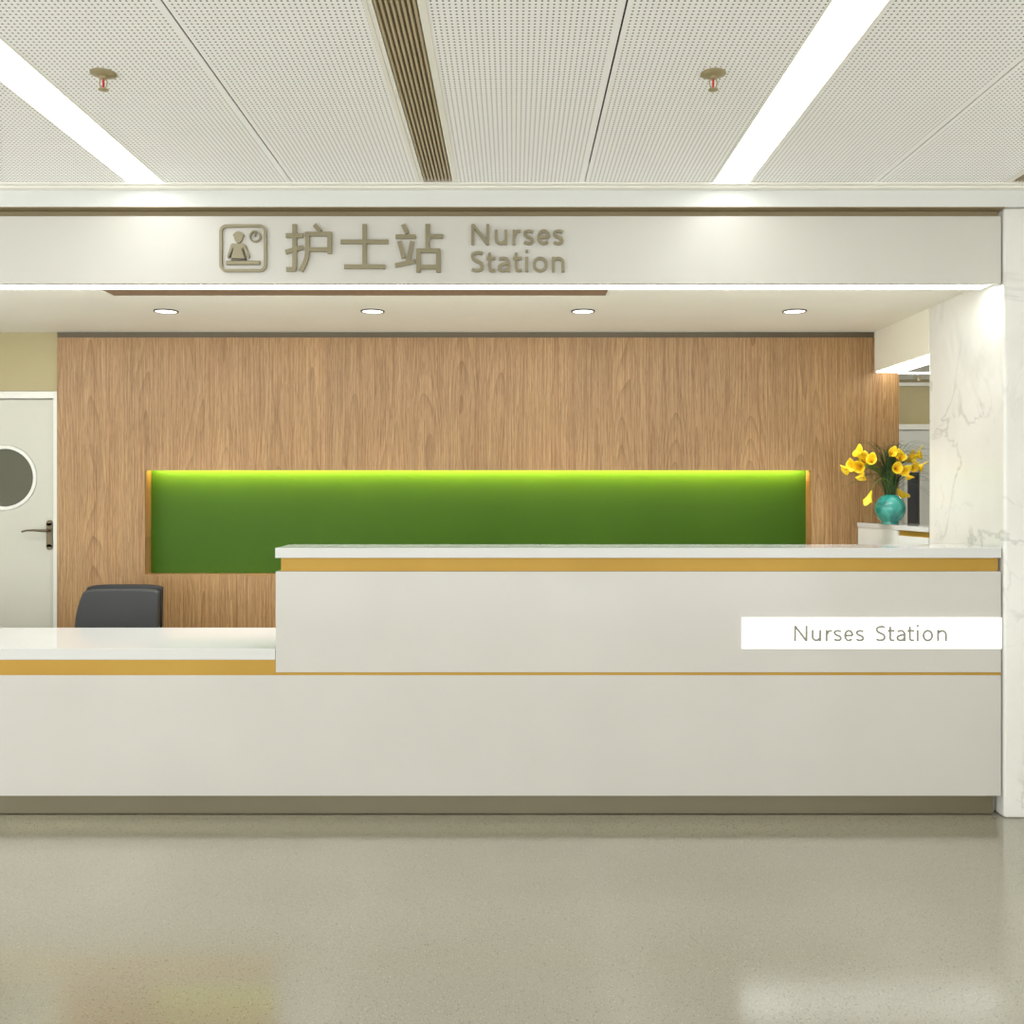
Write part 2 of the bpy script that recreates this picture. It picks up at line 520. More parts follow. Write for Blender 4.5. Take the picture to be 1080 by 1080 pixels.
gp = thing('recessed_panel', (-.2, 5.61, GZ0), 'long glossy green panel recessed in the oak wall, lit from above', 'panel')
box('green_board', M_GREEN, GX0 + .001, GX1 - .001, 5.610, 5.636, GZ0 + .001, GZ1 + .048, gp)
box('led_strip', M_ECOVE, GX0 + .02, GX1 - .02, 5.551, 5.556, GZ1 + 0.010, GZ1 + .040, gp)['label'] = 'glowing pale yellow strip along the top of the recess'

# ------------------------------------------------------------------ door in the left of the back wall
door = bpy.data.objects.new('door_1', None); COL.objects.link(door); door.location = (-3.27, 5.58, 0); struct(door, 'white double door with round windows')
fr = MB()
DX0, DX1 = -3.883, -2.658
fr.box(DX1 - .026, DX1, 5.535, 5.638, 0, 1.982); fr.box(DX0, DX0 + .026, 5.535, 5.638, 0, 1.982)
fr.box(DX0 + .026, DX1 - .026, 5.535, 5.638, 1.940, 1.982)
fr.build('door_frame', M_DFRAME, door, bevel=.002)
def leaf(x0, x1, wx, hx, hs):
    lf = MB(); n = 48; r = 0.192; wz = 1.478
    # leaf with a round hole: ring of quads between circle and rectangle
    for y in (5.560, 5.598):
        pass
    rect = []
    for k in range(n):
        a = 2 * PI * k / n; c, s_ = math.cos(a), math.sin(a)
        tx = (x1 - wx) / c if c > 1e-9 else ((x0 - wx) / c if c < -1e-9 else 1e9)
        tz = (1.936 - wz) / s_ if s_ > 1e-9 else ((0.006 - wz) / s_ if s_ < -1e-9 else 1e9)
        t = min(abs(tx), abs(tz)); rect.append((wx + c * t, wz + s_ * t))
    for cx, cz in ((x0, .006), (x1, .006), (x0, 1.936), (x1, 1.936)):
        i = min(range(n), key=lambda q: (rect[q][0] - cx) ** 2 + (rect[q][1] - cz) ** 2)
        rect[i] = (cx, cz)
    b = 0
    for y in (5.560, 5.598):
        for k in range(n):
            a = 2 * PI * k / n
            lf.v.append((wx + r * math.cos(a), y, wz + r * math.sin(a))); lf.v.append((rect[k][0], y, rect[k][1]))
    for k in range(n):
        k2 = (k + 1) % n
        lf.f += [(2 * k, 2 * k + 1, 2 * k2 + 1, 2 * k2), (2 * n + 2 * k, 2 * n + 2 * k2, 2 * n + 2 * k2 + 1, 2 * n + 2 * k + 1),
                 (2 * k, 2 * k2, 2 * n + 2 * k2, 2 * n + 2 * k), (2 * k + 1, 2 * n + 2 * k + 1, 2 * n + 2 * k2 + 1, 2 * k2 + 1)]
    L = lf.build('door_leaf', M_DOOR, door)
    MB().ring_y((wx, wz), 0.170, 0.190, 5.556, 5.600).build('window_ring', M_DFRAME, L, smooth=True)
    MB().lathe([(0.0, 5.570), (0.1695, 5.570), (0.1695, 5.586), (0.0, 5.586)], (wx, 0, wz), 48, 'y').build('round_pane', M_GLASSD, L)
    # handle
    h = MB(); h.box(hx - .017, hx + .017, 5.552, 5.560, 1.072, 1.212)
    h.lathe([(0.017, 5.552), (0.017, 5.560)], (hx, 0, 1.212), 24, 'y'); h.lathe([(0.017, 5.552), (0.017, 5.560)], (hx, 0, 1.072), 24, 'y')
    H = h.build('handle_plate', M_HANDLE, L)
    pts = [(hx, 5.552, 1.168), (hx, 5.515, 1.168), (hx - hs * .02, 5.505, 1.169), (hx - hs * .07, 5.503, 1.172), (hx - hs * .11, 5.503, 1.170), (hx - hs * .135, 5.503, 1.163)]
    MB().tube(pts, [.009, .008, .008, .006, .0055, .006], 10).build('lever', M_HANDLE, H, smooth=True)
leaf(-3.269, -2.686, -2.982, -2.716, 1)
leaf(-3.855, -3.272, -3.562, -3.300 - .0, 1)

# ------------------------------------------------------------------ right side: marble pier, beam, corridor
col = MB().box(XS, 2.95, 4.062, 4.80, 0, 2.6165).build('marble_pier', M_MARBLE, bevel=0.012, seg=3)
tag(col, 'white marble pier with grey veins at the right end of the counter', 'pier')
struct(box('wall_right.001', M_WARMW, 2.952, 4.6, 4.10, 4.80, 0, 2.6165))
struct(box('trim_6', M_BEAM, XS, 2.262, 4.801, 5.519, 2.094, 2.60), 'cream beam over the side opening')
tag(box('side_strip_light', M_ESIDE, XS + .006, 2.258, 4.81, 5.51, 2.088, 2.0935), 'white light strip under the cream side beam beside the marble pier', 'light')
# corridor shell
struct(box('wall_right.002', M_BEIGE, 4.6, 4.7, 4.80, 8.03, 0, 2.8))
struct(box('ceiling.003', M_PERF2, 2.2645, 4.6, 4.801, 7.93, ZI, ZI + .04))
struct(box('wall_back.003', M_BEIGE, 2.15, 4.6, 7.93, 8.03, 0, 2.8))
struct(box('wall_left.003', M_BEIGE, 2.15, 2.247, 5.742, 7.93, 0, 2.8))
struct(box('trim_7', M_VENTF, 2.25, 4.6, 7.905, 7.929, 2.272, 2.300), 'pale cornice line of the corridor')
tag(box('corridor_strip_light', M_ECORR, 2.6, 4.5, 7.47, 7.485, ZI - .005, ZI - .001), 'thin bright line light on the corridor ceiling seen past the marble pier', 'light')
cdl = thing('corridor_sprinkler', (3.30, 7.72, ZI), 'tiny dark ceiling sprinkler in the corridor beyond the side opening', 'sprinkler')
MB().lathe([(0, 0), (.04, 0), (.038, -.006), (.012, -.010), (.012, -.03), (0, -.03)], n=24).build('escutcheon', M_VENTD, cdl, local=True)
MB().lathe([(0, -.03), (.022, -.031), (.022, -.034), (0, -.034)], n=20).build('deflector', M_VENTD, cdl, local=True)
d2 = bpy.data.objects.new('door_2', None); COL.objects.link(d2); d2.location = (3.35, 7.9, 0); struct(d2, 'grey corridor door with dark glass strip')
f2 = MB(); f2.box(2.75, 4.15, 7.89, 7.929, 1.905, 1.952); f2.box(2.75, 2.80, 7.89, 7.929, 0, 1.905); f2.box(4.10, 4.15, 7.89, 7.929, 0, 1.905)
f2.build('door_frame', M_DFRAME, d2)
l2 = MB(); l2.box(2.802, 3.285, 7.90, 7.928, .005, 1.90); l2.box(3.385, 4.098, 7.90, 7.928, .005, 1.90)
l2.box(3.285, 3.385, 7.90, 7.928, 1.55, 1.90); l2.box(3.285, 3.385, 7.90, 7.928, .005, .3)
L2 = l2.build('door_leaf', M_GREYDOOR, d2)
box('glass_strip', M_GLASSK, 3.286, 3.384, 7.908, 7.92, .301, 1.549, L2)
m2 = MB(); m2.box(3.255, 3.284, 7.892, 7.8995, .3, 1.56); m2.box(3.386, 3.40, 7.892, 7.8995, .3, 1.56)
m2.build('door_mullion', M_DFRAME, L2)

# ------------------------------------------------------------------ slender posts at unseen hall sides, left open to admit fill light
for k, (lab, pts) in enumerate((('glazed hall front', [(XL + (XR - XL) * i / 5, YH - .05) for i in range(6)]),
                                ('glazed left side of the hall', [(XL - .05, YH + 6.6 * i / 4) for i in range(1, 5)]))):
    win = bpy.data.objects.new('window_%d' % (k + 1), None); COL.objects.link(win); win.location = (pts[0][0], pts[0][1], 0); struct(win, lab)
    wf = MB()
    for x, y in pts: wf.box(x - .03, x + .03, y - .03, y + .03, 0, ZC)
    wf.build('window_frame', M_DFRAME, win)

# ------------------------------------------------------------------ ceiling lights, vents
EY0, EY1 = YH + .1, 3.976
proto_l = proto_v = None
L_LAB = {-4.001: 'recessed ceiling light strip farthest left, outside the view', -1.541: 'long bright ceiling light strip at upper left, crossing left of the sprinkler',
         0.919: 'long bright ceiling light strip at upper right, right of the linear vent', 3.379: 'recessed ceiling light strip beyond the marble pier side'}
for k, (isv, cx) in sorted(cut.items()):
    if not (-4.6 < cx < 4.6): continue
    if isv:
        hw = 0.062
        xl, xr = cx - hw, cx + hw
        near = abs(cx + .309) < .05
        t = thing('linear_vent', (cx, 0, ZC), 'long bronze slatted linear air vent in the ceiling above the sign' if near else
                  ('bronze slatted linear vent far right, just showing above the marble pier' if cx > 0 else 'bronze slatted linear vent far left of the ceiling'), 'vent', 'linear vents in the perforated ceiling')
        fm = MB(); fm.box(-.086, -.074, EY0, EY1, -.003, -.0005); fm.box(-.072, -.0625, EY0, EY1, -.003, -.0005); fm.box(.0625, .082, EY0, EY1, -.003, -.0005)
        fm.box(-.0625, -.060, EY0, EY1, -.003, .012); fm.box(.060, .0625, EY0, EY1, -.003, .012)
        fm.build('vent_frame', M_VENTF, t, local=True)
        MB().box(-.060, .060, EY0, EY1, .014, .016).build('vent_back', M_VOID, t, local=True)
        for i in range(8):
            x = -.0595 + .119 * (i + .5) / 8
            s_ = MB(); s_.prism_y([(x - .0055, .0005), (x + .0015, .0005), (x + .0050, .012), (x - .002, .012)], EY0, EY1)
            s_.build('slat', M_VENTD, t, local=True)
    else:
        lab = min(L_LAB, key=lambda q: abs(q - cx))
        t = thing('strip_light', (cx, 0, ZC), L_LAB[lab], 'ceiling light', 'light strips in the perforated ceiling')
        MB().box(-.0735, .0735, EY0, EY1, .001, .006).build('diffuser', M_ESTRIP, t, local=True)
        MB().box(-.0775, .0775, EY0, EY1, .0065, .06).build('light_housing', M_VOID, t, local=True)  # unseen dark box added to stop the diffuser lighting the void above
        fm = MB(); fm.box(-.0815, -.0738, EY0, EY1, -.002, -.0003); fm.box(.0738, .0815, EY0, EY1, -.002, -.0003)
        fm.build('light_frame', M_VENTF, t, local=True)

# sprinklers
def sprinkler(loc, label):
    t = thing('fire_sprinkler', loc, label, 'sprinkler', 'pendent sprinklers in the perforated ceiling')
    MB().lathe([(0, -.0005), (.039, -.0005), (.0395, -.003), (.030, -.007), (.018, -.010), (0, -.010)], n=40).build('escutcheon', M_SPR, t, local=True, smooth=True)
    MB().lathe([(0, -.010), (.010, -.010), (.010, -.018), (0, -.018)], n=20).build('socket', M_SPR, t, local=True)
    f = MB()
    f.tube([(-.009, 0, -.018), (-.012, 0, -.030), (-.009, 0, -.042), (-.002, 0, -.048)], .0018, 8)
    f.tube([(.009, 0, -.018), (.012, 0, -.030), (.009, 0, -.042), (.002, 0, -.048)], .0018, 8)
    f.build('frame_arm', M_SPR, t, local=True, smooth=True)
    MB().lathe([(0, -.018), (.0032, -.020), (.0032, -.044), (0, -.046)], n=16).build('glass_bulb', M_RED, t, local=True, smooth=True)
    MB().lathe([(0, -.047), (.005, -.047), (.0155, -.050), (.0155, -.0525), (.004, -.054), (0, -.054)], n=28).build('deflector', M_SPR, t, local=True)
    return t
sp = sprinkler((-1.270, 2.94, ZC), 'small fire sprinkler with red bulb in the ceiling panel right of the left light strip')
copy_tree(sp, (0.621, 2.94, ZC), 'small fire sprinkler with red bulb in the ceiling left of the right light strip')

# downlights
dl = thing('downlight', (-1.782, 4.87, ZI), '', 'downlight', 'round downlights in the inner ceiling')
MB().lathe([(.0535, -.0005), (.0535, -.005), (.0615, -.005), (.0615, -.0005), (.0535, -.0005)], n=40).build('trim_ring', M_BLACK, dl, local=True)
MB().lathe([(0, -.0015), (.0533, -.0015), (.0533, -.004), (0, -.004)], n=40).build('lens', M_EDOWN, dl, local=True)
dl['label'] = 'round downlight at the far left, above the door side of the oak wall'
for x, lab in ((-.721, 'round downlight second from the left, below the middle Chinese character'), (.360, 'round downlight third from the left, just right of the raised English words'),
               (1.446, 'round downlight at the far right, nearest the marble pier')):
    copy_tree(dl, (x, 4.87, ZI), lab)

for x in (-1.782, -.721, .360, 1.446):
    sl = bpy.data.lights.new('downlight_beam', 'SPOT'); sl.energy = P_DOWN; sl.spot_size = math.radians(104); sl.spot_blend = 1.0
    sl.shadow_soft_size = .05; sl.color = (0.96, 0.985, 1.0)
    so = bpy.data.objects.new('downlight_beam', sl); COL.objects.link(so); so.location = (x, 4.87, ZI - .02)

# ------------------------------------------------------------------ lettering helpers (strokes)
def cr(pts, n=8):          # Catmull-Rom through the points
    out = []
    P = [pts[0]] + list(pts) + [pts[-1]]
    for i in range(1, len(P) - 2):
        for k in range(n):
            t = k / n
            o = []
            for a in (0, 1):
                p0, p1, p2, p3 = P[i - 1][a], P[i][a], P[i + 1][a], P[i + 2][a]
                o.append(.5 * (2 * p1 + (p2 - p0) * t + (2 * p0 - 5 * p1 + 4 * p2 - p3) * t * t + (3 * p1 - p0 - 3 * p2 + p3) * t ** 3))
            out.append(tuple(o))
    out.append(tuple(pts[-1]))
    return out
def arc(cx, cy, rx, ry, a0, a1, n=16):
    return [(cx + rx * math.cos(math.radians(a0 + (a1 - a0) * i / n)), cy + ry * math.sin(math.radians(a0 + (a1 - a0) * i / n))) for i in range(n + 1)]
def glyph(ch, w, H, t):
    """list of (points, closed), baseline 0, outer width w, cap height H, stroke t"""
    xh = H * .73; h = t / 2
    if ch == 'N': return [([(h, 0), (h, H)], 0), ([(h, H - .02 * H), (w - h, .02 * H)], 0), ([(w - h, 0), (w - h, H)], 0)]
    if ch == 'u':
        r = (w - t) / 2
        return [([(h, xh)] + [(h, r * .95 + h)] + arc(h + r, r * .95 + h, r, r * .95, 180, 300) + [(w - h, .30 * xh)], 0), ([(w - h, 0), (w - h, xh)], 0)]
    if ch == 'n':
        r = (w - t) / 2
        return [([(h, 0), (h, xh)], 0), ([(h, .70 * xh)] + arc(h + r, xh - h - r * .95, r, r * .95, 120, 0) + [(w - h, 0)], 0)]
    if ch == 'r': return [([(h, 0), (h, xh)], 0), (cr([(h, .52 * xh), (h + .28 * w, .84 * xh), (.68 * w, xh - h), (w, xh - h * 1.1)]), 0)]
    if ch == 'o': return [(arc(w / 2, xh / 2, w / 2 - h, xh / 2 - h + .01 * H, 0, 360, 36)[:-1], 1)]
    if ch == 'e':
        rx, ry = w / 2 - h, xh / 2 - h + .01 * H
        a = arc(w / 2, xh / 2, rx, ry, 0, 305, 30)
        return [([(h, xh / 2), (w - h, xh / 2)], 0), (a[:-1] + [(w - h * 1.6, h + .10 * xh)], 0)]
    if ch == 's': return [(cr([(w - h * .9, xh - h - .07 * xh), (w * .60, xh - h), (w * .22, xh - h - .04 * xh), (h, xh * .73), (w * .32, xh * .56), (w * .72, xh * .44), (w - h, xh * .27), (w * .74, h + .03 * xh), (w * .38, h), (h * .6, h + .09 * xh)]), 0)]
    if ch == 'S': return [(cr([(w - h * .9, H - h - .05 * H), (w * .62, H - h), (w * .25, H - h - .05 * H), (h, H * .75), (w * .28, H * .58), (w * .74, H * .44), (w - h, H * .26), (w * .76, h + .04 * H), (w * .38, h), (h * .6, h + .07 * H)]), 0)]
    if ch == 't': return [(cr([(w * .36, xh * 1.28), (w * .36, xh * .6), (w * .37, .25 * xh), (w * .55, h * 1.05), (w, h * 1.15)]), 0), ([(0, xh - h), (w, xh - h)], 0)]
    if ch == 'i': return [([(w / 2, 0), (w / 2, xh)], 0), ([(w / 2, H * .94 - t * .1), (w / 2, H * .94 + t * .95)], 0)]
    if ch == 'a': return [(cr([(w * .08, xh * .86), (w * .35, xh - h), (w * .70, xh - h * 1.3), (w - h, xh * .66)]) + [(w - h, 0)], 0),
                          (cr([(w - h, xh * .57), (w * .5, xh * .54), (h, xh * .40), (h, xh * .20), (w * .33, h), (w * .68, h + .04 * xh), (w - h, .32 * xh)]), 0)]
def letters(spec, base_y, cap_px, t_px, Y, m, parent, depth, prefix='letter'):
    """spec: (char, px0, px1) read off the photo; turned into metres on the plane Y"""
    k = Y / 1000.0
    for ch, a, b in spec:
        w_ = (b - a) * k; H = cap_px * k; t = t_px * k
        x0 = (a - 541) * k; z0 = EYE - (base_y - 516) * k
        mb = MB()
        for i, (pts, cl) in enumerate(glyph(ch, w_, H, t)):
            mb.ribbon([(x0 + p[0], z0 + p[1]) for p in pts], t, Y - depth - i * .0002, Y, bool(cl))
        mb.build(prefix, m, parent)

# ------------------------------------------------------------------ fascia with the sign
FX1 = 2.098
sign = thing('fascia_sign', (0, YF, 2.294), 'cream fascia board over the counter with raised nurses station lettering', 'sign')
box('fascia_board', M_FASC, XL, FX1, YF, YF + .03, 2.294, 2.584, sign, bevel=.0015)
YP = YF - .0002
DP = 0.012
K = YP / 1000
def PX(x, y): return ((x - 541) * K, EYE - (y - 516) * K)
# pictogram
pic = MB()
def rrect(x0, y0, x1, y1, r):
    pts = []
    for cx, cy, a in ((x1 - r, y0 + r, 0), (x1 - r, y1 - r, 1), (x0 + r, y1 - r, 2), (x0 + r, y0 + r, 3)):
        for i in range(7):
            t = math.radians(-90 + a * 90 + i * 15)
            pts.append((cx + r * math.cos(t), cy + r * math.sin(t)))
    return pts
pic.ribbon([PX(*p) for p in rrect(233.5, 238.8, 280.3, 285.8, 6)], 2.9 * K, YP - DP, YP, True)
PICF = pic.build('pictogram_frame', M_LETTER, sign)
def figpoly(pts, name, m=M_LETTER, d=DP, parent=sign):
    return MB().prism_y([PX(*p) for p in pts][::-1], YP - d, YP).build(name, m, parent)
C2 = lambda x, y: (225 + x / 16.62, 230 + y / 16.62)
fig = MB()
head = [C2(*p) for p in [(352, 312), (372, 285), (395, 262), (430, 246), (470, 246), (505, 262), (530, 285), (548, 312), (524, 340), (518, 380), (500, 418), (470, 442), (432, 442), (400, 418), (382, 380), (376, 340)]]
fig.prism_y([PX(*p) for p in head][::-1], YP - DP, YP)
torso = [C2(*p) for p in [(352, 456), (545, 456), (532, 545), (572, 700), (566, 716), (330, 716), (326, 700), (366, 545)]]
fig.prism_y([PX(*p) for p in torso][::-1], YP - DP, YP)
armL = [C2(*p) for p in [(352, 456), (322, 470), (300, 560), (258, 670), (262, 705), (290, 700), (338, 590), (360, 530)]]
armR = [C2(*p) for p in [(545, 456), (575, 480), (602, 560), (645, 670), (640, 705), (612, 705), (560, 590), (538, 530)]]
fig.prism_y([PX(*p) for p in armL][::-1], YP - DP, YP); fig.prism_y([PX(*p) for p in armR][::-1], YP - DP, YP)
fig.build('pictogram_figure', M_LETTER, sign)
ln = MB()  # dark strips that paint the shadow between figure and desk
for a, b in (((356, 552), (292, 705)), ((514, 552), (578, 740)), ((325, 745), (578, 745))):
    ln.ribbon([PX(*C2(*a)), PX(*C2(*b))], 1.25 * K, YP - DP - .0015, YP - .001)
ln.build('pictogram_outline', M_PICSHADE, sign)['label'] = 'dark outline beside the arms and above the desk'
dk = MB(); dk.ribbon([PX(*C2(232, 790)), PX(*C2(828, 790))], 4.3 * K, YP - DP, YP); dk.build('pictogram_desk', M_LETTER, sign, bevel=.003)
ck = MB(); cx, cz = PX(*C2(740, 330))
ck.ring_y((cx, cz), 4.6 * K, 6.2 * K, YP - DP, YP, 36); ck.ribbon([(cx, cz), (cx, cz + 5.0 * K)], 1.4 * K, YP - DP, YP);
ck.build('pictogram_clock', M_LETTER, sign)
# characters, strokes read off the photo
C3 = lambda p: PX(295 + p[0] / 6.0, 230 + p[1] / 6.0)
HU = [[(97, 42), (97, 326)], [(104, 326), (44, 327)], [(42, 114), (150, 114)], [(40, 218), (150, 188)],
      [(222, 46), (262, 88)], [(163, 104), (331, 104)], [(318, 92), (318, 228)], [(178, 203), (331, 203)], 
      cr([(178, 92), (178, 215), (166, 275), (136, 340)])]
SHI = [[(388, 153), (688, 153)], [(539, 42), (539, 311)], [(410, 311), (668, 311)]]
ZHAN = [[(782, 44), (808, 102)], [(735, 121), (862, 121)], [(758, 150), (786, 256)], [(840, 150), (812, 288)], [(733, 303), (862, 276)],
        [(937, 42), (937, 210)], [(925, 120), (1035, 120)], [(880, 198), (880, 346)], [(867, 210), (1018, 210)], [(1005, 198), (1005, 346)], [(880, 313), (1005, 313)]]
for strokes in (HU, SHI, ZHAN):
    mb = MB()
    for i, s_ in enumerate(strokes):
        mb.ribbon([C3(p) for p in s_], 4.5 * K, YP - DP - .0002 * i, YP)
    mb.build('character', M_LETTER, sign)
letters([('N', 497.2, 516), ('u', 521.7, 535), ('r', 540.6, 549.3), ('s', 552, 563.2), ('e', 566.6, 580.2), ('s', 583.2, 594.4)], 258.8, 21.8, 3.0, YP, M_LETTER, sign, DP)
letters([('S', 497, 510.2), ('t', 513, 522.5), ('a', 525.6, 538.2), ('t', 541, 550.5), ('i', 553.5, 557.5), ('o', 561.8, 577.6), ('n', 582, 595.2)], 287.4, 21.8, 3.0, YP, M_LETTER, sign, DP)

# light strip under the fascia
ls = thing('fascia_strip_light', (0, 4.14, 2.30), 'continuous white light strip running under the fascia board', 'light')
box('strip_diffuser', M_ELED, XI0 + .02, 2.070, YF + .032, 4.198, 2.296, 2.300, ls)
box('strip_housing', M_WHITE, XI0 + .02, 2.09, YF + .031, 4.194, 2.3003, 2.34, ls)
box('rear_diffuser', M_BACKFILL, XI0 + .02, 1.75, 4.1945, 4.1985, 2.3003, 2.325, ls)  # added glow facing the inner room, hidden from the camera

# ------------------------------------------------------------------ reception counter
CX0, CX1, TX0 = -4.28, 2.0975, -1.020
ct = thing('reception_counter', (0, YF, 0), 'long cream reception counter with gold inlay lines and a taller right section', 'counter')
box('lower_panel', M_PANEL, CX0, CX1, YF, YF + .022, .092, .6105, ct, bevel=.001)
box('toe_kick', M_KICK, CX0, CX1 - .012, 4.114, 4.13, .004, .112, ct)
box('carcass', M_WHITE, CX0, CX1, YF + .060, 4.62, .005, .665, ct)
box('panel_backer', M_WHITE, CX0, CX1, YF + .0225, YF + .0595, .113, .6105, ct)
box('gold_line', M_GOLD, TX0, CX1, YF + .001, YF + .0595, .6110, .6225, ct)
box('gold_band', M_GOLD, CX0, TX0 - .001, YF + .001, YF + .0595, .6110, .6765, ct)
box('upper_panel', M_PANEL, TX0, CX1, YF, YF + .080, .623, 1.0565, ct, bevel=.001)
box('gold_band', M_GOLD, TX0 + .020, CX1 - .006, YF + .014, YF + .080, 1.0570, 1.1145, ct)
box('upper_carcass', M_WHITE, TX0 + .02, CX1, YF + .0805, 4.27, .726, 1.1145, ct)
wt = MB().prism_z([(CX0, YF - .001), (TX0 - .0015, YF - .001), (TX0 - .0015, 4.158), (CX1, 4.158), (CX1, 4.69), (CX0, 4.69)], .677, .7255)
tag(wt.build('low_worktop', M_TOP, bevel=.0015), 'white glossy desk worktop on the lower left part of the counter', 'worktop')
tag(box('high_worktop', M_TOP, TX0 - .001, CX1, YF - .004, 4.34, 1.115, 1.158, bevel=.0015), 'white glossy slab topping the tall right section of the counter', 'worktop')
sb = thing('illuminated_sign', (1.54, 4.07, .725), 'white glowing light box sign reading Nurses Station on the tall counter front', 'sign')
box('light_box', M_ESIGN, .982, CX1 - .0005, YF - .009, YF - .0005, .7255, .8595, sb)
letters([('N', 837.5, 851.5), ('u', 856, 866), ('r', 870.7, 877.5), ('s', 879.2, 887.8), ('e', 890.3, 900), ('s', 902.6, 911.4),
         ('S', 923.5, 934), ('t', 936.3, 943.3), ('a', 945.7, 955), ('t', 957, 964), ('i', 966.3, 969.3), ('o', 973, 984), ('n', 988.3, 998.6)],
        676.3, 16.4, 2.0, YF - .0095, M_GLETTER, sb, .0015)

# ------------------------------------------------------------------ side cabinet in the opening
sc_ = thing('side_cabinet', (2.12, 5.2, 0), 'white cabinet under the vase in the side opening, with a gold groove', 'cabinet')
def fx(y, o=0.0): return 2.004 + o + (5.518 - y) * (2.1035 - 2.004) / (5.518 - 4.806)
def wedge(name, m, o, ya, yb, z0, z1):
    return MB().prism_z([(fx(ya, o), ya), (2.258, ya), (2.258, yb), (fx(yb, o), yb)], z0, z1).build(name, m, sc_)
wedge('cabinet_top', M_TOP, 0, 4.806, 5.518, 1.192, 1.217)
wedge('cabinet_body', M_WHITE, .004, 5.096, 5.5175, .005, 1.1915)
wedge('cabinet_drawer', M_WHITE, .004, 4.8065, 5.092, .005, 1.162)
wedge('gold_groove', M_GOLD, .012, 4.8065, 5.095, 1.1625, 1.1915)

# ------------------------------------------------------------------ vase and bouquet
VX, VY, VZ = 2.068, 5.20, 1.2175
vs = MB()
prof = [(0, .0), (.042, .0), (.045, .003), (.045, .010), (.043, .014), (.050, .020), (.062, .032), (.072, .048), (.079, .068), (.081, .086), (.079, .104), (.072, .124), (.061, .141), (.047, .154), (.036, .161), (.031, .163), (.030, .158), (.040, .148), (.045, .12), (0, .118)]
vs.lathe(prof, (0, 0, 0), 56)
vo = thing('round_vase', (VX, VY, VZ), 'round turquoise glazed vase holding yellow lilies on the side cabinet', 'vase')
vs.build('vase_body', M_VASE, vo, local=True, smooth=True)
MB().lathe([(0, .119), (.040, .1195), (.040, .122), (0, .123)], n=32).build('moss_filling', M_LEAF, vo, local=True)

def wpt(px, py, Y): return Vector(((px - 541) * Y / 1000, Y, EYE - (py - 516) * Y / 1000))
def Z8(x, y): return (880 + x / 8.31, 440 + y / 8.31)
# (mouth x, y in zoomed photo, depth, direction the trumpet opens to (x,y,z), length, label)
LIL = [
 ((205, 312), 5.16, (-.55, -.35, .75), .050, 'yellow calla lily highest in the left cluster, opening up and left'),
 ((98, 462), 5.14, (-.95, -.30, -.35), .052, 'yellow calla lily farthest left, its tip pointing left'),
 ((150, 425), 5.10, (-.80, -.55, .05), .056, 'yellow calla lily in the middle of the left cluster, nearest the leftmost tip'),
 ((215, 440), 5.08, (-.55, -.80, -.15), .054, 'large yellow calla lily at the centre of the left cluster'),
 ((262, 372), 5.18, (-.35, -.55, .55), .050, 'yellow calla lily at the upper right of the left cluster'),
 ((325, 375), 5.13, (-.35, -.75, .35), .046, 'yellow calla lily closest to the grass on the left side'),
 ((235, 530), 5.10, (-.45, -.45, -.75), .046, 'small yellow calla lily hanging under the left cluster'),
 ((295, 730), 5.09, (-.42, -.25, -.90), .068, 'long yellow calla lily drooping alone at the lower left of the vase'),
 ((510, 312), 5.12, (.10, -.85, .45), .040, 'small yellow lily facing forward at the top centre of the bouquet'),
 ((585, 350), 5.16, (-.15, -.60, .70), .050, 'yellow calla lily right of centre, above the pair with orange throats'),
 ((553, 448), 5.04, (-.10, -.98, .02), .048, 'orange throated lily facing forward, left one of the central pair'),
 ((615, 470), 5.05, (.12, -.96, -.15), .048, 'orange throated lily facing forward, right one of the central pair'),
 ((655, 530), 5.10, (.30, -.55, -.75), .036, 'small yellow calla lily hanging below the central pair'),
 ((680, 362), 5.20, (.45, -.65, .35), .052, 'yellow calla lily between the centre and the marble edge'),
 ((750, 325), 5.22, (.70, -.45, .40), .054, 'yellow calla lily at the upper right touching the marble edge'),
 ((700, 440), 5.10, (.35, -.85, -.15), .048, 'bright yellow lily at the right, over the dark door glass'),
 ((765, 440), 5.14, (.80, -.50, -.10), .050, 'bright yellow lily farthest right, partly behind the marble edge'),
 ((596, 690), 5.27, (.55, .10, -.80), .058, 'golden calla lily drooping behind the right shoulder of the vase'),
]
mouth = Vector((VX, VY, VZ + .150))
